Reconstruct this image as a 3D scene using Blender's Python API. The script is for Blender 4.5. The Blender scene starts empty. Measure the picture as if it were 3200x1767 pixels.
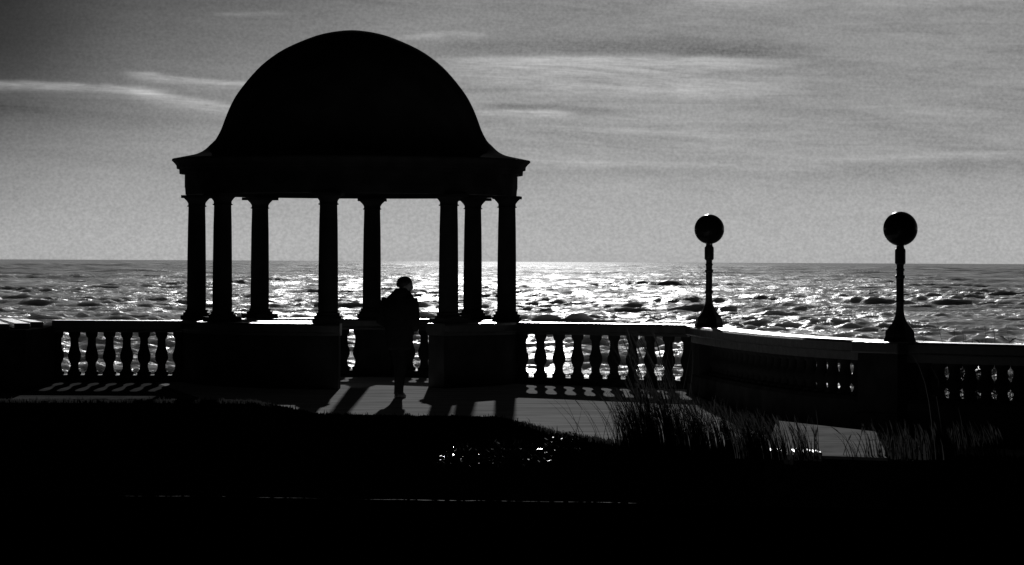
import bpy, bmesh, math, random
import numpy as np
from mathutils import Vector, Matrix
random.seed(7)
S = bpy.context.scene
COL = S.collection
R = math.radians

# ------------------------------------------------------------------ camera
F = 9000.0                 # focal length in pixels of a 2575 px wide picture
EYE = 1.972
cam = bpy.data.cameras.new('camera')
cam.sensor_width = 36.0
cam.lens = F / 2575.0 * 36.0
cam.clip_start = 0.5
cam.clip_end = 80000.0
camo = bpy.data.objects.new('camera', cam)
COL.objects.link(camo)
camo.matrix_world = (Matrix.Translation((0, 0, EYE)) @
                     Matrix.Rotation(R(90) - 53.0 / F, 4, 'X') @
                     Matrix.Rotation(0.0047, 4, 'Z'))
S.camera = camo

# ------------------------------------------------------------------ exposure
S.view_settings.view_transform = 'Standard'
S.view_settings.look = 'None'
S.view_settings.exposure = 0.0
S.view_settings.gamma = 1.0
S.view_settings.use_curve_mapping = False
S.cycles.max_bounces = 6
S.cycles.sample_clamp_indirect = 3.0

# ------------------------------------------------------------------ sun
SUN_EL = R(15.2)
SUN_AZ = 0.001            # measured from +Y towards +X
sun = bpy.data.lights.new('sun', 'SUN')
sun.energy = 5.0
sun.angle = R(0.53)
sun.color = (1.0, 1.0, 1.0)
suno = bpy.data.objects.new('sun', sun)
COL.objects.link(suno)
sd = Vector((math.sin(SUN_AZ) * math.cos(SUN_EL), math.cos(SUN_AZ) * math.cos(SUN_EL), math.sin(SUN_EL)))
suno.rotation_euler = sd.to_track_quat('Z', 'Y').to_euler()
suno.location = (0, 40, 30)


# ------------------------------------------------------------------ node helpers
class NT:
    def __init__(self, tree):
        self.t = tree

    def n(self, typ, **kw):
        nd = self.t.nodes.new(typ)
        for k, v in kw.items():
            setattr(nd, k, v)
        return nd

    def link(self, a, b):
        self.t.links.new(a, b)

    def m(self, op, a, b=0.0, c=0.0, clamp=False):
        nd = self.n('ShaderNodeMath', operation=op)
        nd.use_clamp = clamp
        for i, v in enumerate((a, b, c)):
            if isinstance(v, (int, float)):
                nd.inputs[i].default_value = v
            else:
                self.link(v, nd.inputs[i])
        return nd.outputs[0]

    def smooth(self, x, lo, hi, a=0.0, b=1.0):
        nd = self.n('ShaderNodeMapRange', interpolation_type='SMOOTHSTEP')
        self.link(x, nd.inputs[0])
        for i, v in zip((1, 2, 3, 4), (lo, hi, a, b)):
            nd.inputs[i].default_value = v
        return nd.outputs[0]

    def ramp(self, x, pts):
        nd = self.n('ShaderNodeValToRGB')
        el = nd.color_ramp.elements
        while len(el) < len(pts):
            el.new(0.5)
        for e, (p, v) in zip(el, pts):
            e.position = p
            e.color = (v, v, v, 1)
        self.link(x, nd.inputs[0])
        return nd.outputs[0]


# ------------------------------------------------------------------ sky
W = bpy.data.worlds.new('World')
S.world = W
W.use_nodes = True
wt = W.node_tree
wt.nodes.clear()
w = NT(wt)
tc = w.n('ShaderNodeTexCoord')
sp = w.n('ShaderNodeSeparateXYZ')
w.link(tc.outputs['Generated'], sp.inputs[0])
X, Y, Z = sp.outputs
az = w.m('ARCTAN2', X, Y)
u = w.m('MULTIPLY', az, 9000.0)             # azimuth, 9000 units to the radian
v = w.m('MULTIPLY', w.m('ARCSINE', Z), 9000.0)
vp = w.m('MAXIMUM', v, 0.0)
fac = w.m('DIVIDE', vp, w.m('ADD', vp, 800.0))
base = w.ramp(fac, [(0.0, .42), (.05, .43), (.13, .40), (.238, .335), (.333, .29), (.45, .25),
                    (.56, .17), (.71, .09), (.84, .035), (1.0, .01)])
# thin high cloud veil: darker towards the upper left, away from the sun
uc = w.m('MINIMUM', w.m('MAXIMUM', u, -1500.0), 1500.0)
vc = w.m('MINIMUM', vp, 700.0)
q = w.m('ADD', w.m('MULTIPLY', uc, -0.5 / 1287), w.m('MULTIPLY', vc, 0.5 / 657))
qn = w.m('MULTIPLY', w.m('ADD', q, 1.0), 0.5)   # -1..1 -> 0..1
veil = w.ramp(qn, [(0.0, .92), (.40, .98), (.55, 1.0), (.70, .97), (.77, .90), (.85, .60), (.93, .34), (1.0, .20)])
# stretched cloud streaks
def streak(su, sv, shear, detail, dist, off):
    cb = w.n('ShaderNodeCombineXYZ')
    w.link(w.m('DIVIDE', u, su), cb.inputs[0])
    w.link(w.m('DIVIDE', w.m('ADD', v, w.m('MULTIPLY', u, shear)), sv), cb.inputs[1])
    cb.inputs[2].default_value = off
    nz = w.n('ShaderNodeTexNoise', noise_dimensions='3D')
    nz.inputs['Scale'].default_value = 1.0
    nz.inputs['Detail'].default_value = detail
    nz.inputs['Roughness'].default_value = 0.55
    nz.inputs['Distortion'].default_value = dist
    w.link(cb.outputs[0], nz.inputs['Vector'])
    return w.m('SUBTRACT', nz.outputs['Fac'], 0.5)
n1 = streak(560.0, 85.0, .07, 6.0, .9, 3.7)
n2 = streak(250.0, 20.0, .03, 5.0, 1.1, 9.1)
n4 = streak(80.0, 9.0, .05, 3.0, 1.4, 2.2)
n3 = streak(8.0, 7.0, 0.0, 2.0, 0.0, 1.3)
vis = w.smooth(v, 60.0, 330.0, .06, 1.0)         # streaks fade into the clear band at the horizon
rgt = w.smooth(u, -900.0, 200.0, .45, 1.0)
cl = w.m('ADD', w.m('MULTIPLY', n1, .70), w.m('ADD', w.m('MULTIPLY', n2, .55), w.m('MULTIPLY', n4, .08)))
cl = w.m('MULTIPLY', w.m('MULTIPLY', cl, vis), rgt)
cloud = w.m('ADD', 1.0, w.m('ADD', cl, w.m('MULTIPLY', n3, .6)))
corner = w.m('SUBTRACT', 1.0, w.m('MULTIPLY', w.m('MULTIPLY', w.smooth(w.m('MULTIPLY', u, -1.0), 900.0, 1330.0), w.smooth(v, 200.0, 560.0)), .62))
lum = w.m('MULTIPLY', w.m('MULTIPLY', w.m('MULTIPLY', base, veil), cloud), corner)
# separate wisps: (u0, v0, u1, v1, half width, gain, bow)
PX = lambda px: px - 1287.5
PY = lambda px, py: 658 + .0047 * (px - 1287.5) - py
warp = streak(300.0, 120.0, 0.0, 3.0, .5, 5.5)
def wisp(px0, py0, px1, py1, hw, gain, bow=0.0, soft=.25, under=2.2):
    u0, v0, u1, v1 = PX(px0), PY(px0, py0), PX(px1), PY(px1, py1)
    t = w.m('DIVIDE', w.m('SUBTRACT', u, u0), u1 - u0)
    line = w.m('ADD', w.m('MULTIPLY', t, v1 - v0), v0)
    if bow:
        line = w.m('ADD', line, w.m('MULTIPLY', w.m('MULTIPLY', t, w.m('SUBTRACT', 1.0, t)), 4 * bow))
    line = w.m('ADD', line, w.m('MULTIPLY', warp, 26.0))
    d = w.m('SUBTRACT', v, line)
    up = w.m('MAXIMUM', d, 0.0)
    dn = w.m('MULTIPLY', w.m('MINIMUM', d, 0.0), 1.0 / under)
    dd = w.m('DIVIDE', w.m('ADD', up, dn), hw * .72)
    g = w.m('EXPONENT', w.m('MULTIPLY', w.m('MULTIPLY', dd, dd), -1.0))
    win = w.m('MULTIPLY', w.smooth(t, 0.0, soft), w.smooth(t, 1.0, 1.0 - soft))
    tex = w.m('ADD', 1.05, w.m('ADD', w.m('MULTIPLY', n2, 2.6), w.m('MULTIPLY', n4, 1.4)))
    return w.m('MULTIPLY', w.m('MULTIPLY', w.m('MULTIPLY', g, win), tex), gain)
wl = [(-500, 216, 470, 232, 10, .15, 6, .15, 2.4),
      (300, 222, 760, 293, 10, .13, -4, .2, 3.0),
      (290, 186, 760, 222, 9, .14, 2, .2, 2.6),
      (500, 43, 760, 36, 7, .05, 2, .3, 1.5),
      (950, 100, 1280, 84, 9, .07, 6, .4, 2.0),
      (950, 158, 2150, 166, 11, .15, 12, .35, 8.0),
      (1150, 205, 2000, 222, 14, .06, 0, .3, 3.0),
      (1120, 288, 1480, 285, 8, .14, 2, .3, 2.0),
      (1250, 318, 1950, 342, 8, .06, 0, .3, 2.0),
      (1150, 398, 2150, 434, 8, .04, 6, .35, 2.2),
      (1950, 412, 2800, 392, 8, .045, 10, .3, 2.0),
      (1600, 22, 2100, 14, 16, .07, 14, .35, 2.4),
      (1950, 2, 3000, -6, 14, .08, 6, .3, 2.0)]
dk = [(900, 128, 2250, 140, 34, -.085, 14, .3, 1.0),
      (1150, 268, 1620, 290, 10, -.09, 6, .3, 1.6),
      (1650, 188, 2120, 170, 12, -.08, -4, .4, 1.5),
      (1950, 438, 2900, 416, 18, -.06, 12, .3, 2.0),
      (1500, 322, 2100, 318, 8, -.03, 3, .3, 1.5),
      (1250, 420, 2400, 455, 14, -.035, 6, .3, 2.0),
      (1650, 128, 2250, 188, 16, -.05, 8, .4, 1.5),
      (900, 236, 1420, 228, 8, -.07, 3, .3, 1.3),
      (-400, 250, 700, 320, 16, -.03, 0, .3, 2.5)]
for a in wl + dk:
    lum = w.m('ADD', lum, wisp(*a))
lum = w.m('MAXIMUM', lum, 0.002)
# the rest of the sky, behind the camera, has darkness added to keep fill light low
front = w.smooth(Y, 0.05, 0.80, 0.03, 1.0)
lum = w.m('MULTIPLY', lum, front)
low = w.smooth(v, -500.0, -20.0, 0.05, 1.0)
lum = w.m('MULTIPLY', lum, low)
sky = w.n('ShaderNodeTexSky', sky_type='NISHITA')
sky.sun_disc = False
sky.sun_elevation = SUN_EL
sky.sun_rotation = SUN_AZ
sky.altitude = 5.0
bw = w.n('ShaderNodeRGBToBW')
w.link(sky.outputs[0], bw.inputs[0])
lum = w.m('ADD', lum, w.m('MULTIPLY', bw.outputs[0], 0.00035))
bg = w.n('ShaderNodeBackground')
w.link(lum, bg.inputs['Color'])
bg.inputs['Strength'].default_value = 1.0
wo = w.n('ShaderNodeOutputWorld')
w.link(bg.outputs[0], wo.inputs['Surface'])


# ------------------------------------------------------------------ materials
def mat(name, col, rough=.6, var=.25, scale=6.0, bump=.0, bscale=30.0, spec=.5, stretch=(1, 1, 1), trans=0.0, coord='Object'):
    m = bpy.data.materials.new(name)
    m.use_nodes = True
    t = NT(m.node_tree)
    b = m.node_tree.nodes['Principled BSDF']
    tcn = t.n('ShaderNodeTexCoord')
    mp = t.n('ShaderNodeMapping')
    mp.inputs['Scale'].default_value = stretch
    t.link(tcn.outputs[coord], mp.inputs[0])
    nz = t.n('ShaderNodeTexNoise')
    nz.inputs['Scale'].default_value = scale
    nz.inputs['Detail'].default_value = 5
    t.link(mp.outputs[0], nz.inputs['Vector'])
    f = t.smooth(nz.outputs['Fac'], .25, .75, 1 - var, 1 + var)
    mx = t.m('MULTIPLY', f, col)
    t.link(mx, b.inputs['Base Color'])
    rr = t.smooth(nz.outputs['Fac'], .3, .7, min(1, rough * 1.15), rough * .85)
    t.link(rr, b.inputs['Roughness'])
    b.inputs['Specular IOR Level'].default_value = spec
    if spec <= .02 and not trans:      # dry matt surface: no sheen at all
        outn = [n for n in m.node_tree.nodes if n.type == 'OUTPUT_MATERIAL'][0]
        m.node_tree.nodes.remove(b)
        b = t.n('ShaderNodeBsdfDiffuse')
        t.link(mx, b.inputs['Color'])
        b.inputs['Roughness'].default_value = .6
        t.link(b.outputs[0], outn.inputs['Surface'])
    if bump:
        n2_ = t.n('ShaderNodeTexNoise')
        n2_.inputs['Scale'].default_value = bscale
        n2_.inputs['Detail'].default_value = 4
        t.link(mp.outputs[0], n2_.inputs['Vector'])
        bp = t.n('ShaderNodeBump')
        bp.inputs['Strength'].default_value = bump
        bp.inputs['Distance'].default_value = .02
        t.link(n2_.outputs['Fac'], bp.inputs['Height'])
        t.link(bp.outputs[0], b.inputs['Normal'])
    if trans:
        tr = t.n('ShaderNodeBsdfTranslucent')
        tr.inputs['Color'].default_value = (trans, trans, trans, 1)
        ms = t.n('ShaderNodeMixShader')
        ms.inputs[0].default_value = .4
        t.link(b.outputs[0], ms.inputs[1])
        t.link(tr.outputs[0], ms.inputs[2])
        out = [n for n in m.node_tree.nodes if n.type == 'OUTPUT_MATERIAL'][0]
        t.link(ms.outputs[0], out.inputs['Surface'])
    return m


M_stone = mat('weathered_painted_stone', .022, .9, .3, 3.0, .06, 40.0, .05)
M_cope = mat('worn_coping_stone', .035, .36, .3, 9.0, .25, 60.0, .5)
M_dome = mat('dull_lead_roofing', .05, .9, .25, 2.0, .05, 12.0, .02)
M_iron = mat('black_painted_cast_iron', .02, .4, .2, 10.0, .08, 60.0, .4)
M_globe = mat('dark_glazed_lamp_globe', .008, .17, .1, 3.0, 0, 1, .07)
M_pave = mat('worn_concrete_paving', .62, .95, .25, 2.4, .1, 25.0, .02, (.35, 1.6, 1.0))
M_slab = mat('grey_landing_slabs', .40, .95, .25, 3.0, .1, 25.0, .0)
M_path = mat('dark_left_floor', .13, .95, .3, 3.0, .1, 30.0, .02)
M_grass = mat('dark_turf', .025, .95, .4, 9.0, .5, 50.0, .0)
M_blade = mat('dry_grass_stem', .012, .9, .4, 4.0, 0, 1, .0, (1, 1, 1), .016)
M_leaf = mat('glossy_shrub_leaf', .02, .30, .3, 4.0, 0, 1, .10)
M_beach = mat('wet_shingle', .05, .8, .4, .6, .4, 6.0, .2)
M_edge = mat('wet_kerb_stone', .25, .5, .35, 7.0, .3, 30.0, .2)
M_wall = mat('dark_rubble_wall', .025, .9, .4, 6.0, .5, 18.0, .0)
M_coat = mat('dark_padded_coat', .015, .8, .2, 12.0, .1, 60.0, .0)
M_trouser = mat('dark_trousers', .012, .85, .2, 14.0, .1, 80.0, .0)
M_skin = mat('skin', .16, .5, .1, 20.0, 0, 1, .3)
M_hair = mat('dark_hair', .012, .5, .3, 50.0, .3, 120.0, .3)
M_shoe = mat('black_shoe_leather', .015, .4, .2, 20.0, 0, 1, .4)


# ------------------------------------------------------------------ object helpers
def tag(o, label=None, cat=None, group=None, kind=None):
    if label: o['label'] = label
    if cat: o['category'] = cat
    if group: o['group'] = group
    if kind: o['kind'] = kind
    return o


def empty(name, loc=(0, 0, 0), rz=0.0, label=None, cat=None, group=None):
    o = bpy.data.objects.new(name, None)
    o.empty_display_size = .2
    COL.objects.link(o)
    o.location = loc
    o.rotation_euler = (0, 0, rz)
    return tag(o, label, cat, group)


def link(name, me, material, parent=None, smooth=True, loc=None, rz=None):
    o = bpy.data.objects.new(name, me)
    COL.objects.link(o)
    if material is not None and not me.materials:
        me.materials.append(material)
    if smooth is True:
        me.polygons.foreach_set('use_smooth', [True] * len(me.polygons))
    elif smooth:
        me.polygons.foreach_set('use_smooth', [True] * len(me.polygons))
        me.set_sharp_from_angle(angle=smooth)
    if parent is not None:
        o.parent = parent
    if loc is not None:
        o.location = loc
    if rz is not None:
        o.rotation_euler = (0, 0, rz)
    return o


class MB:
    def __init__(self):
        self.v, self.f = [], []

    def add(self, verts, faces):
        k = len(self.v)
        self.v += [tuple(a) for a in verts]
        self.f += [tuple(i + k for i in f) for f in faces]

    def box(self, x0, x1, y0, y1, z0, z1, M=None):
        vs = [Vector((x, y, z)) for z in (z0, z1) for y in (y0, y1) for x in (x0, x1)]
        if M is not None:
            vs = [M @ a for a in vs]
        self.add(vs, [(0, 2, 3, 1), (4, 5, 7, 6), (0, 1, 5, 4), (2, 6, 7, 3), (0, 4, 6, 2), (1, 3, 7, 5)])

    def lathe(self, prof, n=24, c=(0, 0), a0=0.0, square=False):
        vs, fs = [], []
        for (r, z) in prof:
            for k in range(n):
                a = a0 + 2 * math.pi * k / n
                vs.append((c[0] + r * math.cos(a), c[1] + r * math.sin(a), z))
        m = len(prof)
        for i in range(m - 1):
            for k in range(n):
                k2 = (k + 1) % n
                fs.append((i * n + k, i * n + k2, (i + 1) * n + k2, (i + 1) * n + k))
        fs.append(tuple(range(n - 1, -1, -1)))
        fs.append(tuple((m - 1) * n + k for k in range(n)))
        self.add(vs, fs)

    def arc(self, prof, a0, a1, n=40):
        """closed (r, z) section swept about the z axis; angles from -Y (towards the camera), + to +X"""
        m = len(prof)
        vs, fs = [], []
        full = abs(a1 - a0) > 359.9
        cnt = n if full else n + 1
        for k in range(cnt):
            a = R(a0 + (a1 - a0) * k / n)
            for (r, z) in prof:
                vs.append((r * math.sin(a), -r * math.cos(a), z))
        for k in range(n):
            k2 = (k + 1) % cnt
            for i in range(m):
                j = (i + 1) % m
                fs.append((k * m + i, k2 * m + i, k2 * m + j, k * m + j))
        if not full:
            fs.append(tuple(range(m - 1, -1, -1)))
            fs.append(tuple(n * m + i for i in range(m)))
        self.add(vs, fs)

    def sweep(self, prof, path):
        """closed (offset, z) section swept along a plan polyline [(x, y)...]"""
        m, n = len(prof), len(path)
        vs, fs = [], []
        for k, p in enumerate(path):
            p = Vector(p)
            a = Vector(path[max(0, k - 1)]); b = Vector(path[min(n - 1, k + 1)])
            t = (b - a).normalized()
            nn = Vector((t.y, -t.x))
            for (o, z) in prof:
                vs.append((p.x + nn.x * o, p.y + nn.y * o, z))
        for k in range(n - 1):
            for i in range(m):
                j = (i + 1) % m
                fs.append((k * m + i, (k + 1) * m + i, (k + 1) * m + j, k * m + j))
        fs.append(tuple(range(m - 1, -1, -1)))
        fs.append(tuple((n - 1) * m + i for i in range(m)))
        self.add(vs, fs)

    def loft(self, rings, cap=True):
        n = len(rings[0])
        vs = [a for r in rings for a in r]
        fs = []
        for i in range(len(rings) - 1):
            for k in range(n):
                k2 = (k + 1) % n
                fs.append((i * n + k, i * n + k2, (i + 1) * n + k2, (i + 1) * n + k))
        if cap:
            fs.append(tuple(range(n - 1, -1, -1)))
            fs.append(tuple((len(rings) - 1) * n + k for k in range(n)))
        self.add(vs, fs)

    def tube(self, pts, radii, n=12, sx=1.0):
        rings = []
        for i, p in enumerate(pts):
            p = Vector(p)
            a = Vector(pts[max(0, i - 1)]); b = Vector(pts[min(len(pts) - 1, i + 1)])
            t = (b - a).normalized()
            up = Vector((0, 1, 0)) if abs(t.y) < .9 else Vector((1, 0, 0))
            e1 = t.cross(up).normalized(); e2 = t.cross(e1)
            rings.append([p + e1 * math.cos(2 * math.pi * k / n) * radii[i] * sx + e2 * math.sin(2 * math.pi * k / n) * radii[i] for k in range(n)])
        self.loft(rings)

    def mesh(self, name):
        me = bpy.data.meshes.new(name)
        me.from_pydata(self.v, [], self.f)
        bm = bmesh.new(); bm.from_mesh(me)
        bmesh.ops.recalc_face_normals(bm, faces=bm.faces)
        bm.to_mesh(me); bm.free()
        return me

    def build(self, name, material, parent=None, smooth=R(35), loc=None, rz=None, bevel=0.0):
        o = link(name, self.mesh(name), material, parent, smooth, loc, rz)
        if bevel:
            b = o.modifiers.new('bevel', 'BEVEL')
            b.width = bevel; b.segments = 2; b.limit_method = 'ANGLE'; b.angle_limit = R(40)
        return o


def spline(pts, n):
    """Catmull-Rom through pts, n samples per span"""
    P = [Vector(p) for p in pts]
    out = []
    for i in range(len(P) - 1):
        p0 = P[max(0, i - 1)]; p1 = P[i]; p2 = P[i + 1]; p3 = P[min(len(P) - 1, i + 2)]
        for k in range(n):
            t = k / n
            out.append(.5 * ((2 * p1) + (p2 - p0) * t + (2 * p0 - 5 * p1 + 4 * p2 - p3) * t * t + (3 * p1 - p0 - 3 * p2 + p3) * t ** 3))
    out.append(P[-1])
    return out


# ------------------------------------------------------------------ setting: promenade, bank, beach, sea
def zfloor(d):
    return -.02 * (57.6 - d) if d < 57.6 else 0.0


WING = [(2.98, 55.6), (3.02, 54.6), (3.24, 52.2), (3.55, 49.8), (3.87, 48.0), (4.2, 46.75), (4.52, 45.85), (4.88, 45.0), (5.48, 44.3), (6.2, 43.6), (6.95, 42.85), (7.7, 42.1)]
wing = [tuple(p) for p in spline(WING, 8)]

CREST = [(-900, 1000), (-200, 1006), (400, 1007), (640, 1009), (800, 1042), (1050, 1049), (1250, 1050), (1320, 1064), (1400, 1090), (1550, 1112), (1800, 1128), (2050, 1143), (2300, 1150), (2800, 1156), (3600, 1165)]
def crest_y(px):
    for (a, ya), (b, yb) in zip(CREST, CREST[1:]):
        if a <= px <= b:
            t = (px - a) / (b - a)
            return ya + (yb - ya) * t
    return CREST[0][1] if px < 0 else CREST[-1][1]
def hor(px):
    return 658 + .0047 * (px - 1287.5)
def crest_pt(px):
    yy = crest_y(px) - hor(px)
    d = 27036.0 / (yy + 180.0)
    return (px - 1287.5) / F * d, d, zfloor(d) + .12
pb = bmesh.new()
outer = [(-12.2, 57.9), (-5.2, 57.9), (-5.2, 61.9), (-.1, 61.9), (-.1, 58.0), (2.9, 56.4)] + [(x + .12, y) for x, y in wing[6:]] + []
inner = []
for px in (3300, 2900, 2500, 2250, 2000, 1800, 1600, 1450, 1350, 1250, 1000, 820, 700, 600, 300, 0, -500, -880):
    x_, d_, z_ = crest_pt(px)
    inner.append((x_, d_ + .45))
poly = outer + inner
# split at the fall line so both halves stay planar
far = [p for p in [(-12.2, 57.9), (-5.2, 57.9), (-5.2, 61.9), (-.1, 61.9), (-.1, 58.0), (.4, 57.6), (-12.2, 57.6)]]
near = [(-12.2, 57.6), (.4, 57.6), (2.9, 56.4)] + outer[6:] + inner
for pg in (far, near):
    top = [pb.verts.new((x, y, zfloor(y))) for x, y in pg]
    pb.faces.new(top)
bmesh.ops.remove_doubles(pb, verts=pb.verts, dist=.001)
ret = bmesh.ops.extrude_face_region(pb, geom=pb.faces[:])
bmesh.ops.translate(pb, vec=(0, 0, -4.5), verts=[g for g in ret['geom'] if isinstance(g, bmesh.types.BMVert)])
bmesh.ops.recalc_face_normals(pb, faces=pb.faces)
pm = bpy.data.meshes.new('promenade'); pb.to_mesh(pm); pb.free()
tag(link('promenade', pm, M_pave, None, False), 'pale worn promenade paving behind the stone balustrade, sunlit in patches', 'promenade', kind='structure')

pt = MB()  # darker sheet laid just above the left part of the paving
pp = [(-12.1, 57.55), (-5.75, 57.55)] + [(x_, d_ + .5) for x_, d_, z_ in (crest_pt(p_) for p_ in (560, 300, 0, -500, -870))]
pt.add([(x_, y_, zfloor(y_) + .004) for x_, y_ in pp], [tuple(range(len(pp)))])
tag(pt.build('path', M_path, None, False), 'darker strip of floor in front of the left balustrade with slanting slits of light', 'path', kind='structure')

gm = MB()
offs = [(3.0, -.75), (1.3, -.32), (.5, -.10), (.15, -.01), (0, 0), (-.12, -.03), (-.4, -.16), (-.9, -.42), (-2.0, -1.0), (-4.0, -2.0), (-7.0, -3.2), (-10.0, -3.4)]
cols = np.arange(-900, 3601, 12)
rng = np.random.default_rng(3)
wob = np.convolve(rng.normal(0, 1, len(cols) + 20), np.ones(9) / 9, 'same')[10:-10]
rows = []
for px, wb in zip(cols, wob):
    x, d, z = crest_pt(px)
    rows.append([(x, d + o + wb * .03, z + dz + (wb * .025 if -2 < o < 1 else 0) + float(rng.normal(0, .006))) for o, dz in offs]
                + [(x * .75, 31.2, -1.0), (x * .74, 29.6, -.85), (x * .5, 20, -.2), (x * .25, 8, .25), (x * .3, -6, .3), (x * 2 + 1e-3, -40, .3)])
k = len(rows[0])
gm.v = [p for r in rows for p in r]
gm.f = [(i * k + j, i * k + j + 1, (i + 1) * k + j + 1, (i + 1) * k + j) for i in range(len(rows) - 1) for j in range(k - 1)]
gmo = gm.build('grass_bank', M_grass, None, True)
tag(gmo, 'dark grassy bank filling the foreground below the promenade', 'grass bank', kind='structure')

bb = MB()
bb.add([(-400, 60, -4.25), (400, 60, -4.25), (900, 170, -4.9), (-900, 170, -4.9)], [(0, 1, 2, 3)])
bb.add([(-400, 60, -4.25), (400, 60, -4.25), (400, 30, -4.6), (-400, 30, -4.6)], [(3, 2, 1, 0)])
tag(bb.build('beach', M_beach, None, False), 'strip of dark shingle beach below the promenade wall', 'beach', kind='structure')

# sea: displaced strip near the shore, coarser towards the horizon
SEA = -4.2
def sea_mesh():
    d = [105.0]
    while d[-1] < 6000:
        d.append(d[-1] + .28 * (d[-1] / 220.0) ** 1.36)
    while d[-1] < 70000:
        d.append(d[-1] * 1.06)
    d = np.array(d)
    a = np.linspace(-.185, .185, 860)
    xx = (np.tan(a)[None, :] * d[:, None]).astype(np.float32)
    yy = np.repeat(d[:, None], len(a), 1).astype(np.float32)
    sp_ = (.28 * (d / 220.0) ** 1.36)[:, None]
    r = np.random.default_rng(11)
    z = np.zeros_like(xx)
    for lam, amp, cnt, spread in ((95, .16, 8, .30), (40, .14, 9, .25), (17, .10, 16, .35), (8.0, .085, 24, .7), (3.8, .068, 26, 1.0), (1.9, .034, 24, 1.2)):
        k_ = np.clip(lam / (3.0 * sp_), 0.0, 1.0) ** 1.5 * np.clip(1.0 - (d[:, None] - 9000) / 20000.0, 0, 1)
        far = 1.0 + np.clip(d[:, None] / 1500.0, 0, 2.0) * (1.0 if lam > 30 else 0.0)
        part = np.zeros_like(xx)
        for _ in range(cnt):
            L = lam * r.uniform(.7, 1.4)
            th = r.normal(.10, spread)
            kx, ky = math.sin(th) * 2 * math.pi / L, math.cos(th) * 2 * math.pi / L
            sn = np.sin(kx * xx + ky * yy + np.float32(r.uniform(0, 6.283)))
            part += np.float32(amp * r.uniform(.5, 1.2) / math.sqrt(cnt) * 1.9) * (sn + np.float32(.3) * (2 * sn * sn - 1))
        z += part * (k_ * far).astype(np.float32)
    mod = np.zeros_like(xx)
    for _ in range(12):
        L = r.uniform(30, 140); th = r.normal(0, 1.0)
        mod += np.sin(np.float32(2 * math.pi / L) * (np.float32(math.sin(th)) * xx + np.float32(math.cos(th)) * yy) + np.float32(r.uniform(0, 6.283)))
    z *= 1.0 + .13 * mod
    n0, n1_ = xx.shape
    co = np.stack([xx, yy, SEA + z], -1).reshape(-1, 3).astype(np.float32)
    i, j = np.meshgrid(np.arange(n0 - 1), np.arange(n1_ - 1), indexing='ij')
    b = (i * n1_ + j).ravel()
    quads = np.stack([b, b + 1, b + n1_ + 1, b + n1_], -1).astype(np.int32)
    me = bpy.data.meshes.new('sea')
    me.vertices.add(len(co)); me.vertices.foreach_set('co', co.ravel())
    me.loops.add(quads.size); me.loops.foreach_set('vertex_index', quads.ravel())
    me.polygons.add(len(quads)); me.polygons.foreach_set('loop_start', np.arange(0, quads.size, 4, dtype=np.int32))
    me.polygons.foreach_set('use_smooth', np.ones(len(quads), dtype=bool))
    me.update(calc_edges=True)
    return me
M_sea = bpy.data.materials.new('choppy_sea_water')
M_sea.use_nodes = True
t = NT(M_sea.node_tree)
b = M_sea.node_tree.nodes['Principled BSDF']
tcn = t.n('ShaderNodeTexCoord')
def seanoise(sx, sy, detail):
    mp = t.n('ShaderNodeMapping'); mp.inputs['Scale'].default_value = (sx, sy, 1)
    t.link(tcn.outputs['Object'], mp.inputs[0])
    nz = t.n('ShaderNodeTexNoise'); nz.inputs['Scale'].default_value = 1.0
    nz.inputs['Detail'].default_value = detail; nz.inputs['Roughness'].default_value = .6
    t.link(mp.outputs[0], nz.inputs['Vector'])
    return nz.outputs['Fac']
na = seanoise(.9, .9, 4.0)
nb = seanoise(.06, .05, 4.0)
b1 = t.n('ShaderNodeBump'); b1.inputs['Strength'].default_value = 1.0; b1.inputs['Distance'].default_value = .34
t.link(na, b1.inputs['Height'])
b2 = t.n('ShaderNodeBump'); b2.inputs['Strength'].default_value = 1.0; b2.inputs['Distance'].default_value = 1.2
t.link(nb, b2.inputs['Height']); t.link(b1.outputs[0], b2.inputs['Normal'])
M_sea.node_tree.nodes.remove(b)
nc = seanoise(.35, .16, 5.0)
nd = seanoise(.05, .02, 4.0)
ne = seanoise(.22, .012, 4.0)
df = t.n('ShaderNodeSubsurfaceScattering', falloff='BURLEY')
df.inputs['Radius'].default_value = (1, 1, 1)
df.inputs['Scale'].default_value = 2.2
t.link(t.m('ADD', .20, t.m('MULTIPLY', t.smooth(nd, .3, .7), .28)), df.inputs['Color'])
t.link(b2.outputs[0], df.inputs['Normal'])
gl = t.n('ShaderNodeBsdfGlossy')
gl.inputs['Roughness'].default_value = .32
patch = t.m('MULTIPLY', t.smooth(t.m('MULTIPLY', t.m('ADD', nc, ne), .5), .47, .60), t.smooth(nd, .25, .65, .25, 1.0))
sy = t.n('ShaderNodeSeparateXYZ'); t.link(tcn.outputs['Object'], sy.inputs[0])
far_dim = t.smooth(sy.outputs[1], 380.0, 1900.0, 1.0, .09)        # sun glitter dimmed offshore in the gloss colour
t.link(t.m('ADD', .006, t.m('MULTIPLY', t.m('MULTIPLY', patch, .080), far_dim)), gl.inputs['Color'])
t.link(b2.outputs[0], gl.inputs['Normal'])
ad = t.n('ShaderNodeAddShader')
t.link(df.outputs[0], ad.inputs[0]); t.link(gl.outputs[0], ad.inputs[1])
t.link(ad.outputs[0], [n for n in M_sea.node_tree.nodes if n.type == 'OUTPUT_MATERIAL'][0].inputs['Surface'])
tag(link('sea', sea_mesh(), M_sea, None, True), 'choppy grey sea glittering under a low sun', 'sea', kind='structure')

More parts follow.
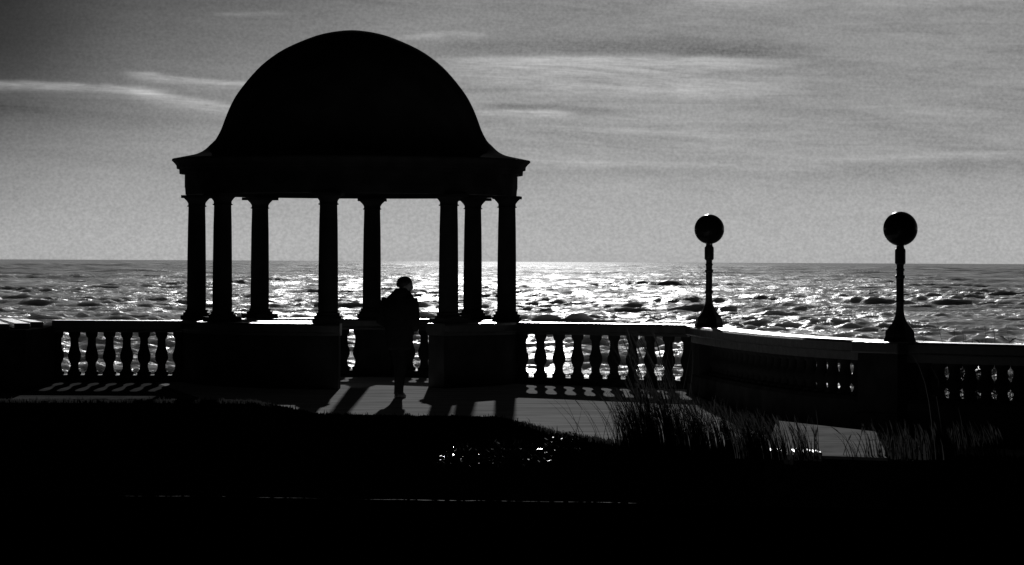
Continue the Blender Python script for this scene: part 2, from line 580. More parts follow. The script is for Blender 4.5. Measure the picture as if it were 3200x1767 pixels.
# ------------------------------------------------------------------ balusters and copings
BAL = [(.112, .105), (.112, .165), (.09, .175), (.072, .20), (.066, .25), (.064, .279), (.076, .31), (.095, .345), (.106, .385), (.107, .43),
       (.098, .475), (.084, .51), (.072, .56), (.066, .62), (.066, .69), (.071, .71), (.085, .725), (.095, .745), (.098, .77), (.098, .81)]
_b = MB(); _b.lathe(BAL, 16)
BAL_ME = _b.mesh('baluster'); BAL_ME.materials.append(M_stone)
WCOPE = [(-.20, .735), (.20, .735), (.20, .835), (.245, .86), (.245, .96), (.215, .99), (-.215, .99), (-.245, .96), (-.245, .86), (-.20, .835)]
WRAIL = [(-.20, -.9), (.20, -.9), (.20, .22), (.16, .27), (-.16, .27), (-.20, .22)]
COPE = [(-.20, .80), (.20, .80), (.20, .835), (.245, .86), (.245, .96), (.215, .99), (-.215, .99), (-.245, .96), (-.245, .86), (-.20, .835)]
RAIL = [(-.20, -.6), (.20, -.6), (.20, .06), (.16, .11), (-.16, .11), (-.20, .06)]
def baluster(parent, x, y, rz=0.0):
    return link('baluster', BAL_ME, None, parent, None, (x, y, 0), rz)
def pier(parent, x, y, sx, sy, rz=0.0, z1=.99, name='pier'):
    mb = MB()
    M = Matrix.Translation((x, y, 0)) @ Matrix.Rotation(rz, 4, 'Z')
    mb.box(-sx, sx, -sy, sy, -.9, .84, M)
    mb.box(-sx - .03, sx + .03, -sy - .03, sy + .03, -.9, .10, M)
    o = mb.build(name, M_stone, parent, False, bevel=.008)
    cb = MB()
    cb.box(-sx - .06, sx + .06, -sy - .06, sy + .06, .842, z1, M)
    cb.build('cap_stone', M_cope, o, False, bevel=.02)
    return o

# left straight run
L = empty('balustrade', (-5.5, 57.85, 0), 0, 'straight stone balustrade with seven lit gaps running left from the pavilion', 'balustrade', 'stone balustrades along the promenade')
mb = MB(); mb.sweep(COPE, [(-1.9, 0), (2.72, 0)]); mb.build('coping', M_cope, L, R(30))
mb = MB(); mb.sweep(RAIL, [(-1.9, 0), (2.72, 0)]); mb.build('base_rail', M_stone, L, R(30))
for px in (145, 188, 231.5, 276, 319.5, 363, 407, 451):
    baluster(L, (px - 1287.5) / F * 57.85 + 5.5, 0)

# right straight run
A0, B0 = Vector((.18, 57.95)), Vector((2.86, 56.35))
Rr = empty('balustrade', (.18, 57.95, 0), 0, 'straight stone balustrade with nine bright gaps between the pavilion and the nearest corner lamp', 'balustrade', 'stone balustrades along the promenade')
B1 = B0 - A0
mb = MB(); mb.sweep(COPE, [(-.15, .06), tuple(B1)]); mb.build('coping', M_cope, Rr, R(30))
mb = MB(); mb.sweep(RAIL, [(-.15, .06), tuple(B1)]); mb.build('base_rail', M_stone, Rr, R(30))
for px in (1314, 1360, 1406.5, 1453, 1499, 1545, 1591, 1636.5, 1682, 1729):
    k_ = (px - 1287.5) / F          # x = k*y on the run's line
    dirv = B1.normalized()
    s = (k_ * A0.y - A0.x) / (dirv.x - k_ * dirv.y)
    p = dirv * s
    baluster(Rr, p.x, p.y, math.atan2(dirv.y, dirv.x))

# curved right wing
Wg = empty('balustrade', (4.86, 45.0, 0), 0, 'curved stone balustrade sweeping towards the viewer with small dim gaps and two lamp piers', 'balustrade', 'stone balustrades along the promenade')
wl_ = [(x - 4.86, y - 45.0) for x, y in wing]
mb = MB(); mb.sweep(WCOPE, wl_); mb.build('coping', M_cope, Wg, R(30))
mb = MB(); mb.sweep(WRAIL, wl_); mb.build('base_rail', M_stone, Wg, R(30))
pier(Wg, 3.08 - 4.86, 55.1 - 45.0, .27, .62, R(4))
pier(Wg, 0, 0, .36, .36, R(-52))
seg = [Vector(p) for p in wl_]
acc = [0.0]
for p0, p1 in zip(seg, seg[1:]):
    acc.append(acc[-1] + (p1 - p0).length)
def along(s):
    for i in range(len(seg) - 1):
        if acc[i] <= s <= acc[i + 1]:
            tt = (s - acc[i]) / (acc[i + 1] - acc[i])
            return seg[i].lerp(seg[i + 1], tt), (seg[i + 1] - seg[i]).normalized()
s = 1.75
while s < acc[-1] - .1:
    p, dv = along(s)
    if p.length > .40:
        bo = baluster(Wg, p.x, p.y, math.atan2(dv.y, dv.x))
        bo.scale = (1.0, 1.0, .667); bo.location.z = .20
    s += .40 if p.y > .3 else .243

# stepped block at the left end
Bk = empty('stone_pier', (-8.1, 56.8, 0), 0, 'broad dark stone pier with bright slab tops at the far left end of the balustrade', 'pier')
mb = MB()
mb.box(-1.6, .72, -2.4, 1.2, -.9, .90)
mb.build('pier_body', M_wall, Bk, False, bevel=.02)
def slab(x0, y0, x1, y1, wd):
    m_ = MB(); m_.sweep([(-wd, .902), (wd, .902), (wd, .985), (-wd, .985)], [(x0, y0), (x1, y1)])
    m_.build('coping_slab', M_cope, Bk, False, bevel=.012)
slab(-.72, 3.0, .34, -2.3, .11)
slab(-.25, 3.0, .80, -2.2, .13) if False else slab(-.30, 2.6, .56, -1.7, .12)
slab(.02, 2.2, .62, -.4, .10)

# ------------------------------------------------------------------ pavilion
PC = (-2.632, 58.5)
Rp = 2.557
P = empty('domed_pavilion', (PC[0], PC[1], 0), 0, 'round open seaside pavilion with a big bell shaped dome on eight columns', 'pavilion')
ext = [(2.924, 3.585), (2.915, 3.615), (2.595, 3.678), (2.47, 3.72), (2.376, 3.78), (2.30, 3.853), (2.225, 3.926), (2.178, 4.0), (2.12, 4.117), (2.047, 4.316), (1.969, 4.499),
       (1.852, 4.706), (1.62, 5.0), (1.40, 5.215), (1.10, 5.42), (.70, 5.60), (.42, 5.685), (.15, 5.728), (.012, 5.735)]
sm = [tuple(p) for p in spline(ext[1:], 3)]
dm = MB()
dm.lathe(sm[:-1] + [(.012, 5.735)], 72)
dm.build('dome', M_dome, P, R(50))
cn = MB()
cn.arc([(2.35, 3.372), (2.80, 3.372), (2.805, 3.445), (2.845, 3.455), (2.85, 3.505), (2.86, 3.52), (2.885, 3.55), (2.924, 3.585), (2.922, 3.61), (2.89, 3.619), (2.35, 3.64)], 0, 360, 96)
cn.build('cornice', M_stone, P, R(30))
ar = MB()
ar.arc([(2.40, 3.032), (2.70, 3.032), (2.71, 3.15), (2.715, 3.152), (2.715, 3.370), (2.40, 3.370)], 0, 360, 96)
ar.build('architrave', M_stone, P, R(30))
# ceiling inside the dome
ce = MB(); ce.lathe([(.02, 3.9), (1.6, 3.75), (2.39, 3.45)], 64); ce.build('ceiling', M_stone, P, R(40))
sh = MB()
sh.lathe([(.158, 1.16), (.156, 1.5), (.152, 2.0), (.146, 2.5), (.138, 2.842)], 28)
SH = sh.mesh('column'); SH.materials.append(M_stone); SH.polygons.foreach_set('use_smooth', [True] * len(SH.polygons)); SH.set_sharp_from_angle(angle=R(40))
cp = MB()
cp.lathe([(.14, 2.843), (.158, 2.847), (.160, 2.862), (.143, 2.867), (.143, 2.90), (.150, 2.915), (.172, 2.945), (.20, 2.972), (.21, 2.984)], 28)
cp.box(-.222, .222, -.222, .222, 2.985, 3.031)
CPm = cp.mesh('capital'); CPm.materials.append(M_stone); CPm.polygons.foreach_set('use_smooth', [True] * len(CPm.polygons)); CPm.set_sharp_from_angle(angle=R(35))
bs = MB()
bs.box(-.222, .222, -.222, .222, .991, 1.07)
bs.lathe([(.215, 1.071), (.222, 1.09), (.215, 1.11), (.185, 1.118), (.183, 1.135), (.192, 1.145), (.188, 1.158), (.160, 1.17)], 28)
BSm = bs.mesh('column_base'); BSm.materials.append(M_stone); BSm.polygons.foreach_set('use_smooth', [True] * len(BSm.polygons)); BSm.set_sharp_from_angle(angle=R(35))
for th in (-98, -53, -8, 37, 82, 127, 172, 217):
    a = R(th + 2.58)
    c = link('column', SH, None, P, None, (Rp * math.sin(a), -Rp * math.cos(a), 0), a)
    link('capital', CPm, None, c, None)
    link('column_base', BSm, None, c, None)
def ring(o):
    return [(Rp + a, z) for a, z in o]
CR = ring([(-.24, .80), (.24, .80), (.24, .83), (.285, .86), (.285, .955), (.255, .988), (-.255, .988), (-.285, .955), (-.285, .86), (-.24, .83)])
WR = ring([(-.225, -.4), (.225, -.4), (.225, .799), (-.225, .799)])
PR = ring([(-.255, -.4), (.255, -.4), (.255, .07), (.23, .11), (-.23, .11), (-.255, .07)])
for a0, a1 in ((-116, -1.3), (34.4, 101)):
    q_ = MB(); q_.arc(WR, a0, a1, 40); wv = q_.build('parapet_wall', M_stone, P, R(30))
    q_ = MB(); q_.arc(CR, a0 - .4, a1 + .4, 40); q_.build('coping', M_cope, wv, R(30))
q_ = MB(); q_.arc(CR, 101.5, 243.5, 60); q_.build('coping', M_cope, P, R(30))
q_ = MB(); q_.arc(PR, 101.5, 243.5, 60); q_.build('base_rail', M_stone, P, R(30))
for pa, pb_ in ((125, 134), (166.4, 179.0), (215, 224)):
    q_ = MB(); q_.arc(ring([(-.235, .11), (.235, .11), (.235, .799), (-.235, .799)]), pa, pb_, 8); q_.build('pier', M_stone, P, R(30))
for g0, g1 in ((101.5, 125), (134, 166.4), (179.0, 215), (224, 243.5)):
    n_ = max(2, round((g1 - g0) / 6.3))
    for i in range(n_ + 1):
        aa = g0 + .4 + (g1 - g0 - .8) * i / n_
        baluster(P, Rp * math.sin(R(aa)), -Rp * math.cos(R(aa)), R(aa))

# ------------------------------------------------------------------ lamps
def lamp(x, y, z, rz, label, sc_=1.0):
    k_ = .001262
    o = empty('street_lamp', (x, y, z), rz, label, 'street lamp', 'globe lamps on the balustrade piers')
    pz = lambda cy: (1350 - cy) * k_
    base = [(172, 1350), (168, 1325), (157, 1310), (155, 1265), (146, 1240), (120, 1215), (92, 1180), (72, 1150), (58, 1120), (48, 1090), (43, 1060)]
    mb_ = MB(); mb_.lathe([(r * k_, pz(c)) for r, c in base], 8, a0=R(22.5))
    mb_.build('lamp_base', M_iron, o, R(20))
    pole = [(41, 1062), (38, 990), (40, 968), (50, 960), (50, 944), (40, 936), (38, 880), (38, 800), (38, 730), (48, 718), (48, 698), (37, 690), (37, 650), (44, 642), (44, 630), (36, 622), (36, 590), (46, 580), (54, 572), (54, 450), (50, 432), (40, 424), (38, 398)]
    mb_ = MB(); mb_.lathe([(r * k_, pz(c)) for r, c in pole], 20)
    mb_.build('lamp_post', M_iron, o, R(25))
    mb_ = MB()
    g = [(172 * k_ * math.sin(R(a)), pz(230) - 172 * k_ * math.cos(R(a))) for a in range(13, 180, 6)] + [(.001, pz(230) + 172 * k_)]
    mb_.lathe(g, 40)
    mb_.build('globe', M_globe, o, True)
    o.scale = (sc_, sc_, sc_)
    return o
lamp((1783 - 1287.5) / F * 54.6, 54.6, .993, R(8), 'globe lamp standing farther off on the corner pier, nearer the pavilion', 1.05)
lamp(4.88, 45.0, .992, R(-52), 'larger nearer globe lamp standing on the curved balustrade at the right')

# ------------------------------------------------------------------ person
PD = 53.6
pz0 = zfloor(PD)
H = empty('person', ((1005 - 1287.5) / F * PD, PD, pz0), 0, 'person in a bulky dark coat walking past the opening of the pavilion, facing right', 'person')
H.rotation_euler = (0, 0, R(60))
H.scale = (1.02, 1.02, 1.02)
HT = -48.0      # the head is turned to the right on the neck
def turn(p):
    a = R(HT); x, y = p[0] - .07, p[1]
    return (.09 + x * math.cos(a) - y * math.sin(a), -.035 + x * math.sin(a) + y * math.cos(a), p[2])
# one continuous body, grown from a skeleton; the figure faces +X and slightly away
J = {'pel': (0, 0, .93), 'sp1': (.005, 0, 1.08), 'sp2': (.02, 0, 1.24), 'chest': (.035, 0, 1.38), 'neck': (.055, 0, 1.48), 'nk2': (.072, 0, 1.55), 'head': (.085, 0, 1.63), 'top': (.072, 0, 1.72),
     'lsh': (0, .195, 1.43), 'lel': (.0, .27, 1.14), 'lwr': (.19, .17, 1.02), 'rsh': (-.01, -.195, 1.43), 'rel': (-.03, -.255, 1.14), 'rwr': (.17, -.17, 1.02),
     'lhip': (.02, .08, .88), 'lkn': (.075, .055, .48), 'lan': (.06, .045, .085), 'lto': (.19, .05, .04),
     'rhip': (-.02, -.08, .88), 'rkn': (-.02, -.055, .48), 'ran': (-.09, -.045, .085), 'rto': (.04, -.05, .04)}
RD = {'pel': .135, 'sp1': .12, 'sp2': .125, 'chest': .135, 'neck': .062, 'nk2': .058, 'head': .112, 'top': .095, 'lsh': .062, 'lel': .043, 'lwr': .030, 'rsh': .062, 'rel': .043, 'rwr': .030,
      'lhip': .088, 'lkn': .056, 'lan': .040, 'lto': .034, 'rhip': .088, 'rkn': .056, 'ran': .040, 'rto': .034}
E = [('pel', 'sp1'), ('sp1', 'sp2'), ('sp2', 'chest'), ('chest', 'neck'), ('neck', 'nk2'), ('nk2', 'head'), ('head', 'top'), ('chest', 'lsh'), ('lsh', 'lel'), ('lel', 'lwr'), ('chest', 'rsh'), ('rsh', 'rel'), ('rel', 'rwr'),
     ('pel', 'lhip'), ('lhip', 'lkn'), ('lkn', 'lan'), ('lan', 'lto'), ('pel', 'rhip'), ('rhip', 'rkn'), ('rkn', 'ran'), ('ran', 'rto')]
def hand(side):
    wr = Vector(J[side + 'wr']); el = Vector(J[side + 'el'])
    t_ = (wr - el).normalized()
    sidev = Vector((0, 0, 1)); sidev = (sidev - t_ * sidev.dot(t_)).normalized()
    inn = Vector((0, -1 if side == 'l' else 1, 0)); inn = (inn - t_ * inn.dot(t_)).normalized()
    J[side + 'pm'] = tuple(wr + t_ * .05); RD[side + 'pm'] = .034
    E.append((side + 'wr', side + 'pm'))
    for i, ln in enumerate((.075, .085, .08, .062)):
        o_ = sidev * (.030 - .02 * i)
        b0 = wr + t_ * .095 + o_; b1_ = b0 + t_ * ln * .5 + inn * .012; b2_ = b1_ + t_ * ln * .32 + inn * .030
        for nm, p_, rr in (('a', b0, .0095), ('b', b1_, .0088), ('c', b2_, .0075)):
            J[f'{side}f{i}{nm}'] = tuple(p_); RD[f'{side}f{i}{nm}'] = rr
        E.extend([(side + 'pm', f'{side}f{i}a'), (f'{side}f{i}a', f'{side}f{i}b'), (f'{side}f{i}b', f'{side}f{i}c')])
    t0 = wr + t_ * .04 + sidev * .035 + inn * .01; t1 = t0 + t_ * .035 + sidev * .018 + inn * .02
    for nm, p_, rr in (('a', t0, .011), ('b', t1, .0095)):
        J[f'{side}t{nm}'] = tuple(p_); RD[f'{side}t{nm}'] = rr
    E.extend([(side + 'pm', f'{side}ta'), (f'{side}ta', f'{side}tb')])
hand('l'); hand('r')
# face: nose, chin, ears as short branches of the same skin
for nm, p_, rr, pa in (('nose', (.196, 0, 1.605), .014, 'head'), ('chin', (.155, 0, 1.54), .034, 'nk2'), ('brow', (.165, 0, 1.65), .034, 'head'), ('earl', (.075, .098, 1.615), .016, 'head'), ('earr', (.075, -.098, 1.615), .016, 'head')):
    J[nm] = p_; RD[nm] = rr; E.append((pa, nm))
for n in ('head', 'top', 'nose', 'chin', 'brow', 'earl', 'earr'):
    J[n] = turn(J[n])
names = list(J)
me = bpy.data.meshes.new('body')
me.from_pydata([J[n] for n in names], [(names.index(a), names.index(b_)) for a, b_ in E], [])
body = bpy.data.objects.new('body', me); COL.objects.link(body); body.parent = H
sk = body.modifiers.new('skin', 'SKIN'); sk.use_smooth_shade = True
sv = me.skin_vertices[0].data
for i, n in enumerate(names):
    sv[i].radius = (RD[n], RD[n]); sv[i].use_root = (n == 'pel')
body.modifiers.new('sub', 'SUBSURF').render_levels = 2
me.materials.append(M_skin)

def oval(cx, cy, z, rx, ry, n=28, rot=0.0, pw=2.3):
    out = []
    for k_ in range(n):
        a = 2 * math.pi * k_ / n
        c_, s_ = math.cos(a), math.sin(a)
        x_ = rx * math.copysign(abs(c_) ** (2 / pw), c_); y_ = ry * math.copysign(abs(s_) ** (2 / pw), s_)
        out.append(Vector((cx + x_ * math.cos(rot) - y_ * math.sin(rot), cy + x_ * math.sin(rot) + y_ * math.cos(rot), z)))
    return out
ct = MB()
ct.loft([oval(.0, 0, .70, .155, .165), oval(.0, 0, .76, .165, .18), oval(-.01, 0, .95, .18, .20), oval(-.01, 0, 1.08, .19, .215), oval(-.005, 0, 1.2, .20, .23), oval(.0, 0, 1.3, .20, .24),
         oval(.01, 0, 1.38, .19, .235), oval(.02, 0, 1.45, .17, .225), oval(.035, 0, 1.50, .145, .185), oval(.05, 0, 1.545, .12, .135), oval(.06, -.01, 1.585, .108, .108), oval(.065, -.015, 1.61, .10, .098)])
coat = ct.build('coat', M_coat, H, True)
sl = MB()
for sd_ in ('l', 'r'):
    a_, b_, c_ = (Vector(J[sd_ + k_]) for k_ in ('sh', 'el', 'wr'))
    pts = [a_ + Vector((0, 0, .03)), a_.lerp(b_, .3), a_.lerp(b_, .65), b_ + (b_ - (a_ + c_) / 2) * .12, b_.lerp(c_, .35), b_.lerp(c_, .7), b_.lerp(c_, .97)]
    sl.tube(pts, [.10, .112, .108, .10, .086, .072, .060], 16)
slo = sl.build('sleeves', M_coat, coat, True)
hd = MB()   # hood lying on the back and shoulders
hd.loft([[Vector((.02 + .135 * math.cos(a) * sc - .015, -.01 + .15 * math.sin(a) * sc, zz - .035 + .03 * (-math.cos(a)))) for a in np.linspace(0, 2 * math.pi, 24, endpoint=False)]
         for sc, zz in ((.75, 1.415), (1.0, 1.44), (1.05, 1.48), (.94, 1.535), (.80, 1.585), (.66, 1.60), (.55, 1.58))])
hd.build('hood', M_coat, coat, True)
tr = MB()
for sd_ in ('l', 'r'):
    a_, b_, c_ = (Vector(J[sd_ + k_]) for k_ in ('hip', 'kn', 'an'))
    tr.tube([a_ + Vector((0, 0, .05)), a_.lerp(b_, .4), a_.lerp(b_, .8), b_, b_.lerp(c_, .4), b_.lerp(c_, .8), c_ + Vector((0, 0, -.03))], [.10, .092, .080, .075, .070, .066, .07], 16)
tr.build('trousers', M_trouser, H, True)
for sd_ in ('l', 'r'):
    c_ = Vector(J[sd_ + 'an'])
    so = MB()
    so.loft([oval(c_.x + .045, c_.y, .0, .135, .046, 20), oval(c_.x + .045, c_.y, .025, .138, .048, 20), oval(c_.x + .03, c_.y, .06, .115, .045, 20), oval(c_.x, c_.y, .10, .062, .047, 20), oval(c_.x - .005, c_.y, .125, .055, .046, 20)])
    so.build('shoe', M_shoe, H, True)
hr = MB()
rings = []
for i, ph in enumerate(np.linspace(-28, 90, 9)):
    rr = math.cos(R(ph))
    rings.append([Vector(turn((.068 + (.128 if math.cos(a) < 0 else .112) * rr * math.cos(a), .102 * rr * math.sin(a), 1.678 + .108 * math.sin(R(ph)) + .012 * max(0.0, math.cos(a)) * (1 - i / 8)))) for a in np.linspace(0, 2 * math.pi, 24, endpoint=False)])
hr.loft(rings)
hr.build('hair', M_hair, H, True)

# ------------------------------------------------------------------ grass tufts on the bank
TUF = [  # px, blades, height, lean(px per px height, leftwards), spread, label
    (1475, 5, .62, .62, .30, 'few thin grass stems leaning far left over the sunlit paving, first from the pavilion'),
    (1528, 9, .62, .50, .25, 'sparse grass tuft leaning left beside the dense dark clumps, over bright paving'),
    (1590, 60, .66, .26, .20, 'dense dark grass clump at the edge of the bright paving patch'),
    (1640, 80, .74, .20, .20, 'tall dense grass clump whose stems cross the bright baluster gaps, left one of two'),
    (1700, 80, .76, .22, .22, 'tall dense grass clump below the last baluster gaps before the corner lamp'),
    (1765, 70, .72, .24, .22, 'dense grass clump directly below the farther globe lamp'),
    (1830, 60, .66, .24, .22, 'dense grass clump just right of the farther globe lamp'),
    (1900, 80, .62, .22, .22, 'thick bristling grass clump in front of the bend of the curved balustrade'),
    (1965, 34, .54, .24, .22, 'grass clump at the left end of the bright kerb edging'),
    (2030, 16, .50, .24, .16, 'grass clump at the right end of the bright kerb edging'),
    (2052, 6, .55, .02, .04, 'few upright grass stems standing beside the small grey patch of paving'),
    (2150, 10, .46, .48, .18, 'sparse grass tuft leaning left across the small grey patch of paving'),
    (2215, 20, .46, .20, .20, 'thin grass tuft left of and below the nearer globe lamp'),
    (2300, 26, .46, .12, .26, 'faint dark grass tuft below the pier of the nearer globe lamp'),
    (2390, 30, .5, .12, .26, 'faint grass tuft right of the nearer globe lamp with two very tall stems'),
    (2490, 24, .46, .22, .26, 'rightmost faint grass tuft near the edge of the picture')]
for px, nb_, hh, lean, sprd, lab in TUF:
    x, d, z = crest_pt(px)
    if 1880 < px < 2330:
        d = 34.75; x = (px - 1287.5) / F * d; z = .10; hh *= .84; sprd *= .84
    o = MB()
    if px > 1750: hh *= .88
    rg = random.Random(px)
    nb_ = int(nb_ * (2.6 if nb_ > 12 else 1))
    for i in range(nb_):
        bx, by = rg.gauss(0, sprd * .45), rg.gauss(-.05, .10)
        h_ = hh * (rg.uniform(.3, 1.0) ** .7 if nb_ > 12 else rg.uniform(.6, 1.1)) * 1.08
        if (px in (1640, 1700) and i % 9 == 0) or (px == 2390 and i < 4): h_ = rg.uniform(1.15, 1.5)
        ln = lean * rg.uniform(.6, 1.4)
        wd = rg.uniform(.003, .0065)
        ang = rg.uniform(-.6, .6)
        c_, s_ = math.cos(ang) * wd, math.sin(ang) * wd
        droop = rg.uniform(.0, .35) ** 1.2
        side = 1.0 if rg.random() < .86 else -.7
        kink = rg.uniform(.45, .8) if rg.random() < .13 else 2.0
        seed_ = rg.random() < .14
        pts = []
        for j in range(7):
            tt = j / 6
            xx = bx - side * ln * h_ * (tt ** 1.35) - droop * h_ * .5 * tt ** 3.5
            yy = by + rg.uniform(-.006, .006) * j
            zz = -.03 + (h_ + .03) * tt * (1 - .06 * ln * tt) - droop * h_ * .35 * tt ** 4
            if tt > kink:
                xx -= (tt - kink) * h_ * .5; zz -= (tt - kink) * h_ * 1.1
            w_ = 1 - .8 * tt
            if seed_ and j == 5: w_ = 1.9
            pts.append([(xx - c_ * w_, yy - s_ * w_, zz), (xx + c_ * w_, yy + s_ * w_, zz)])
        vs = [p_ for q_ in pts for p_ in q_]
        o.add(vs, [(2 * j, 2 * j + 1, 2 * j + 3, 2 * j + 2) for j in range(6)])
    me = bpy.data.meshes.new('grass_tuft'); me.from_pydata(o.v, [], o.f)
    go = link('grass_tuft', me, M_blade, None, True, (x, d, z))
    tag(go, lab, 'grass', 'tall grass tufts along the bank')

# narrow planting bed outside the curved wing, with tall stems showing over the coping
bd = MB()
bd.sweep([(-.95, -1.2), (-.13, -1.2), (-.13, -.12), (-.95, -.15)], [(5.35, 44.43), (6.2, 43.6), (6.95, 42.85), (7.7, 42.1)]) if False else bd.sweep([(.26, -4.6), (1.1, -4.6), (1.1, -.15), (.26, -.12)], [(7.7, 42.1), (6.95, 42.85), (6.2, 43.6), (5.35, 44.43)])
tag(bd.build('planting_bed', M_grass, None, False), 'narrow dark planting bed outside the curved balustrade at the right', 'planting bed', kind='structure')
for bx_, by_, nn_, lab in ((5.55, 44.85, 46, 'tall dark stems behind the balustrade just right of the nearer globe lamp'),
                           (5.85, 44.55, 60, 'tall dark stems behind the far right balustrade, the densest clump against the sea'),
                           (6.35, 44.05, 50, 'tall dark stems behind the balustrade at the right edge of the picture')):
    o = MB(); rg = random.Random(int(bx_ * 100))
    for i in range(nn_):
        x0 = rg.gauss(0, .22); h_ = rg.uniform(.6, 1.18) + (.25 if rg.random() < .12 else 0); ln = rg.gauss(-.05, .10); wd = rg.uniform(.004, .009)
        y0 = rg.gauss(.1, .1)
        pts = []
        for j in range(5):
            tt = j / 4
            xx = x0 + ln * h_ * tt ** 1.4; w_ = wd * (1 - .75 * tt)
            pts += [(xx - w_, y0, h_ * tt), (xx + w_, y0 + .003, h_ * tt)]
        o.add(pts, [(2 * j, 2 * j + 1, 2 * j + 3, 2 * j + 2) for j in range(4)])
        for j in range(5):
            zl = h_ * rg.uniform(.15, .95); a = rg.choice((-1, 1)); L_ = rg.uniform(.05, .14); xx = x0 + ln * zl
            o.add([(xx, y0, zl), (xx + a * L_ * .5, y0 + .02, zl + L_ * .5), (xx + a * L_, y0 + .03, zl + L_ * .55), (xx + a * L_ * .5, y0 + .02, zl + L_ * .25)], [(0, 1, 2, 3)])
    me = bpy.data.meshes.new('tall_plant'); me.from_pydata(o.v, [], o.f)
    tag(link('tall_plant', me, M_blade, None, True, (bx_, by_, -.14)), lab, 'plant', 'tall plants outside the curved balustrade')

# short turf standing up along the crest of the bank
tf = MB(); rg = random.Random(77)
for i in range(5200):
    px = rg.uniform(-250, 2800)
    if 1890 < px < 2260: continue
    x, d, z = crest_pt(px)
    y = d + rg.gauss(-.05, .12)
    h_ = rg.uniform(.01, .05) * (1.0 + 1.6 * (rg.random() < .06)) * (.55 if px < 1330 else 1.0)
    lx = rg.gauss(-.25, .3) * h_; wd = rg.uniform(.004, .009)
    z -= .03
    tf.add([(x - wd, y, z), (x + wd, y, z), (x + lx * .4 + wd * .6, y, z + .03 + h_ * .6), (x + lx, y, z + .03 + h_), (x + lx * .4 - wd * .6, y, z + .03 + h_ * .6)], [(0, 1, 2, 4), (4, 2, 3)])
tme = bpy.data.meshes.new('turf_edge'); tme.from_pydata(tf.v, [], tf.f)
tag(link('turf_edge', tme, M_blade, None, False), 'short dark turf along the crest of the bank', 'grass', kind='stuff')

# low shrubs with glinting leaves in front of the crest
SHR = [(1180, 1136, .34, .14, 'low dark shrub with a few glinting leaves, leftmost of the three below the pavilion'),
       (1290, 1128, .40, .15, 'low dark shrub with glinting leaf tips, middle one of the three below the pavilion'),
       (1425, 1118, .42, .16, 'low dark shrub with glinting leaves at the foot of the bright paving')]
for px, py, sx_, sz_, lab in SHR:
    x, d, z = crest_pt(px)
    yy = py - hor(px)
    far_ = px > 1400
    d2 = d - .75 if far_ else 34.0       # the two nearer ones are tall bushes growing up from the foot of the bank
    if not far_: x = (px - 1287.5) / F * d2
    o = MB(); rg = random.Random(px)
    zc = EYE - yy * d2 / F
    for i in range(420 if far_ else 300):
        a = rg.uniform(0, 6.283); rr = rg.random() ** .5
        lx, ly = rr * math.cos(a) * sx_, rr * math.sin(a) * .3
        lz = -.12 + (sz_ * (1.0 if far_ else .6) + .12) * (1 - rr * rr) * rg.uniform(.45, 1.0) + rg.uniform(-.02, .02)
        n_ = Vector((rg.gauss(0, .95), rg.gauss(.35, .9), 1)).normalized()
        t_ = n_.orthogonal().normalized(); t_ = Matrix.Rotation(rg.uniform(0, 6.283), 3, n_) @ t_
        s_ = n_.cross(t_); L_ = rg.uniform(.02, .036); c0 = Vector((lx, ly, lz))
        o.add([c0 - t_ * L_, c0 + s_ * L_ * .45, c0 + t_ * L_, c0 - s_ * L_ * .45], [(0, 1, 2, 3)])
    root = empty('shrub', (x, d2, zc), 0, lab, 'shrub', 'low shrubs on the bank')
    me = bpy.data.meshes.new('foliage'); me.from_pydata(o.v, [], o.f)
    link('foliage', me, M_leaf, root, False)
    st = MB()
    for i in range(9):
        a = rg.uniform(0, 6.283)
        st.tube([(0, 0, -.3 if far_ else -3.2), (math.cos(a) * sx_ * .3, math.sin(a) * .1, -.05), (math.cos(a) * sx_ * .7, math.sin(a) * .2, sz_ * .5)], [.012, .008, .004], 6)
    st.build('stems', M_blade, root, True)

# paved landing among the grass, with kerb edging along its front
def land(px, py, z=.10):
    d = (EYE - z) * F / (py - hor(px))
    return ((px - 1287.5) / F * d, d, z)
lp = [land(1955, 1058), land(2080, 1072), land(2205, 1086), land(2235, 1152), land(1925, 1142)]
n_ = len(lp)
fc_ = [tuple(range(n_)), tuple(range(2 * n_ - 1, n_ - 1, -1))] + [(i, (i + 1) % n_, n_ + (i + 1) % n_, n_ + i) for i in range(n_)]
ld = MB()
ld.add([p_ for p_ in lp] + [(x, y, z - .03) for x, y, z in lp], fc_)
ldo = tag(ld.build('paved_landing', M_slab, None, False), 'small sunlit grey paved landing between the grass clumps under the nearer globe lamp', 'landing', kind='structure')
cx_, cy_ = sum(p_[0] for p_ in lp) / n_, sum(p_[1] for p_ in lp) / n_
lw_ = [(cx_ + (x - cx_) * .985, cy_ + (y - cy_) * .985, z - .034) for x, y, z in lp]
rw = MB()
rw.add(lw_ + [(x, y, -3.4) for x, y, z in lw_], fc_)
rw.build('retaining_wall', M_wall, ldo, False)
ke = MB()
pts = [land(px, 1141 + (px - 1925) * .033) for px in np.arange(1925, 2070, 12)]
for i, ((x0, y0, z0), (x1, y1, z1)) in enumerate(zip(pts, pts[1:])):
    zt = .145 + random.uniform(-.012, .012) - (.05 if i in (4, 5) else 0)
    ke.add([(x0, y0 - .10, zt - .09), (x1 - .004, y1 - .10, zt - .09), (x1 - .004, y1 + .36, zt - .09), (x0, y0 + .36, zt - .09),
            (x0, y0 - .10, zt), (x1 - .004, y1 - .10, zt), (x1 - .004, y1 + .36, zt), (x0, y0 + .36, zt)],
           [(0, 3, 2, 1), (4, 5, 6, 7), (0, 1, 5, 4), (1, 2, 6, 5), (2, 3, 7, 6), (3, 0, 4, 7)])
tag(ke.build('kerb_edging', M_edge, None, False, bevel=.01), 'short bright line of kerb edging at the foot of the grass clumps', 'kerb')

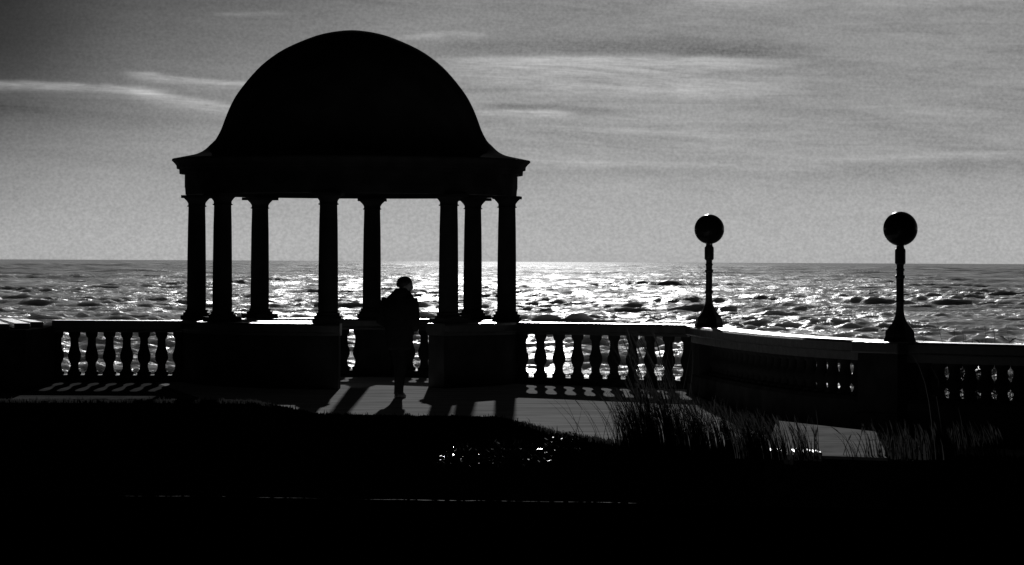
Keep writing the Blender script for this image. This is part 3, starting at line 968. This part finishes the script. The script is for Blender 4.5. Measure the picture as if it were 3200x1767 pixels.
# low wall across the foreground, its ridge catching the light
lw = MB()
xs = np.arange(-8, 8.01, .06)
rg = np.random.default_rng(5)
hz = np.convolve(rg.normal(0, 1, len(xs) + 30), np.ones(7) / 7, 'same')[15:-15] * .012
slow = np.sin(xs * 1.9) * .004 + np.sin(xs * .7 + 1) * .005
secs = []
for x, h_, s_ in zip(xs, hz, slow):
    d = 30.05 - .1 * (x + 3.3) * .75
    pxx = 1287.5 + x / d * F
    yline = 1245 + (pxx - 300) * .0172
    zt = EYE - (yline - hor(pxx)) * d / F + h_ * .5 + s_
    secs.append([(x, d - .15, -1.4), (x, d - .15, zt - .12), (x, d - .03, zt - .012), (x, d - .005, zt), (x, d + .03, zt - .004), (x, d + .15, zt - .10), (x, d + .15, -1.4)])
lw.loft([[Vector(p_) for p_ in s_] for s_ in secs])
M_ridge = bpy.data.materials.new('dark_wall_with_painted_glints')
M_ridge.use_nodes = True
t = NT(M_ridge.node_tree)
b = M_ridge.node_tree.nodes['Principled BSDF']
tcn = t.n('ShaderNodeTexCoord')
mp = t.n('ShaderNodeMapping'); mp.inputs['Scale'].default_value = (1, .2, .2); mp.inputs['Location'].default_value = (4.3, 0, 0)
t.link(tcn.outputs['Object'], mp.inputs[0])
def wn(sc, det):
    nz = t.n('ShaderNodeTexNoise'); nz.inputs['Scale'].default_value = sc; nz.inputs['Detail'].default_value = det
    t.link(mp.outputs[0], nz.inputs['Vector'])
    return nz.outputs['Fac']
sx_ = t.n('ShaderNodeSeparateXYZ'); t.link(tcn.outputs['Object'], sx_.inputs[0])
def stretch_(x0, x1, g):      # glint painted into colour and gloss along one stretch of ridge
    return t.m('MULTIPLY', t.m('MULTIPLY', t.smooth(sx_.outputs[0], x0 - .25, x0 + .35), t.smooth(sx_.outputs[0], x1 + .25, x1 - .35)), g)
glint = t.m('ADD', t.m('ADD', stretch_(-3.1, -1.8, .022), stretch_(-1.0, -.3, .11)), t.m('ADD', stretch_(.45, .95, .07), stretch_(-.3, .3, .02)))
glint = t.m('MULTIPLY', glint, t.m('MULTIPLY', t.smooth(wn(4.3, 2.0), .47, .58), t.smooth(wn(23.0, 5.0), .45, .62)))
t.link(t.m('ADD', t.m('MULTIPLY', glint, .10), .004), b.inputs['Base Color'])
t.link(t.m('MULTIPLY', glint, .3), b.inputs['Specular IOR Level'])
b.inputs['Roughness'].default_value = .75
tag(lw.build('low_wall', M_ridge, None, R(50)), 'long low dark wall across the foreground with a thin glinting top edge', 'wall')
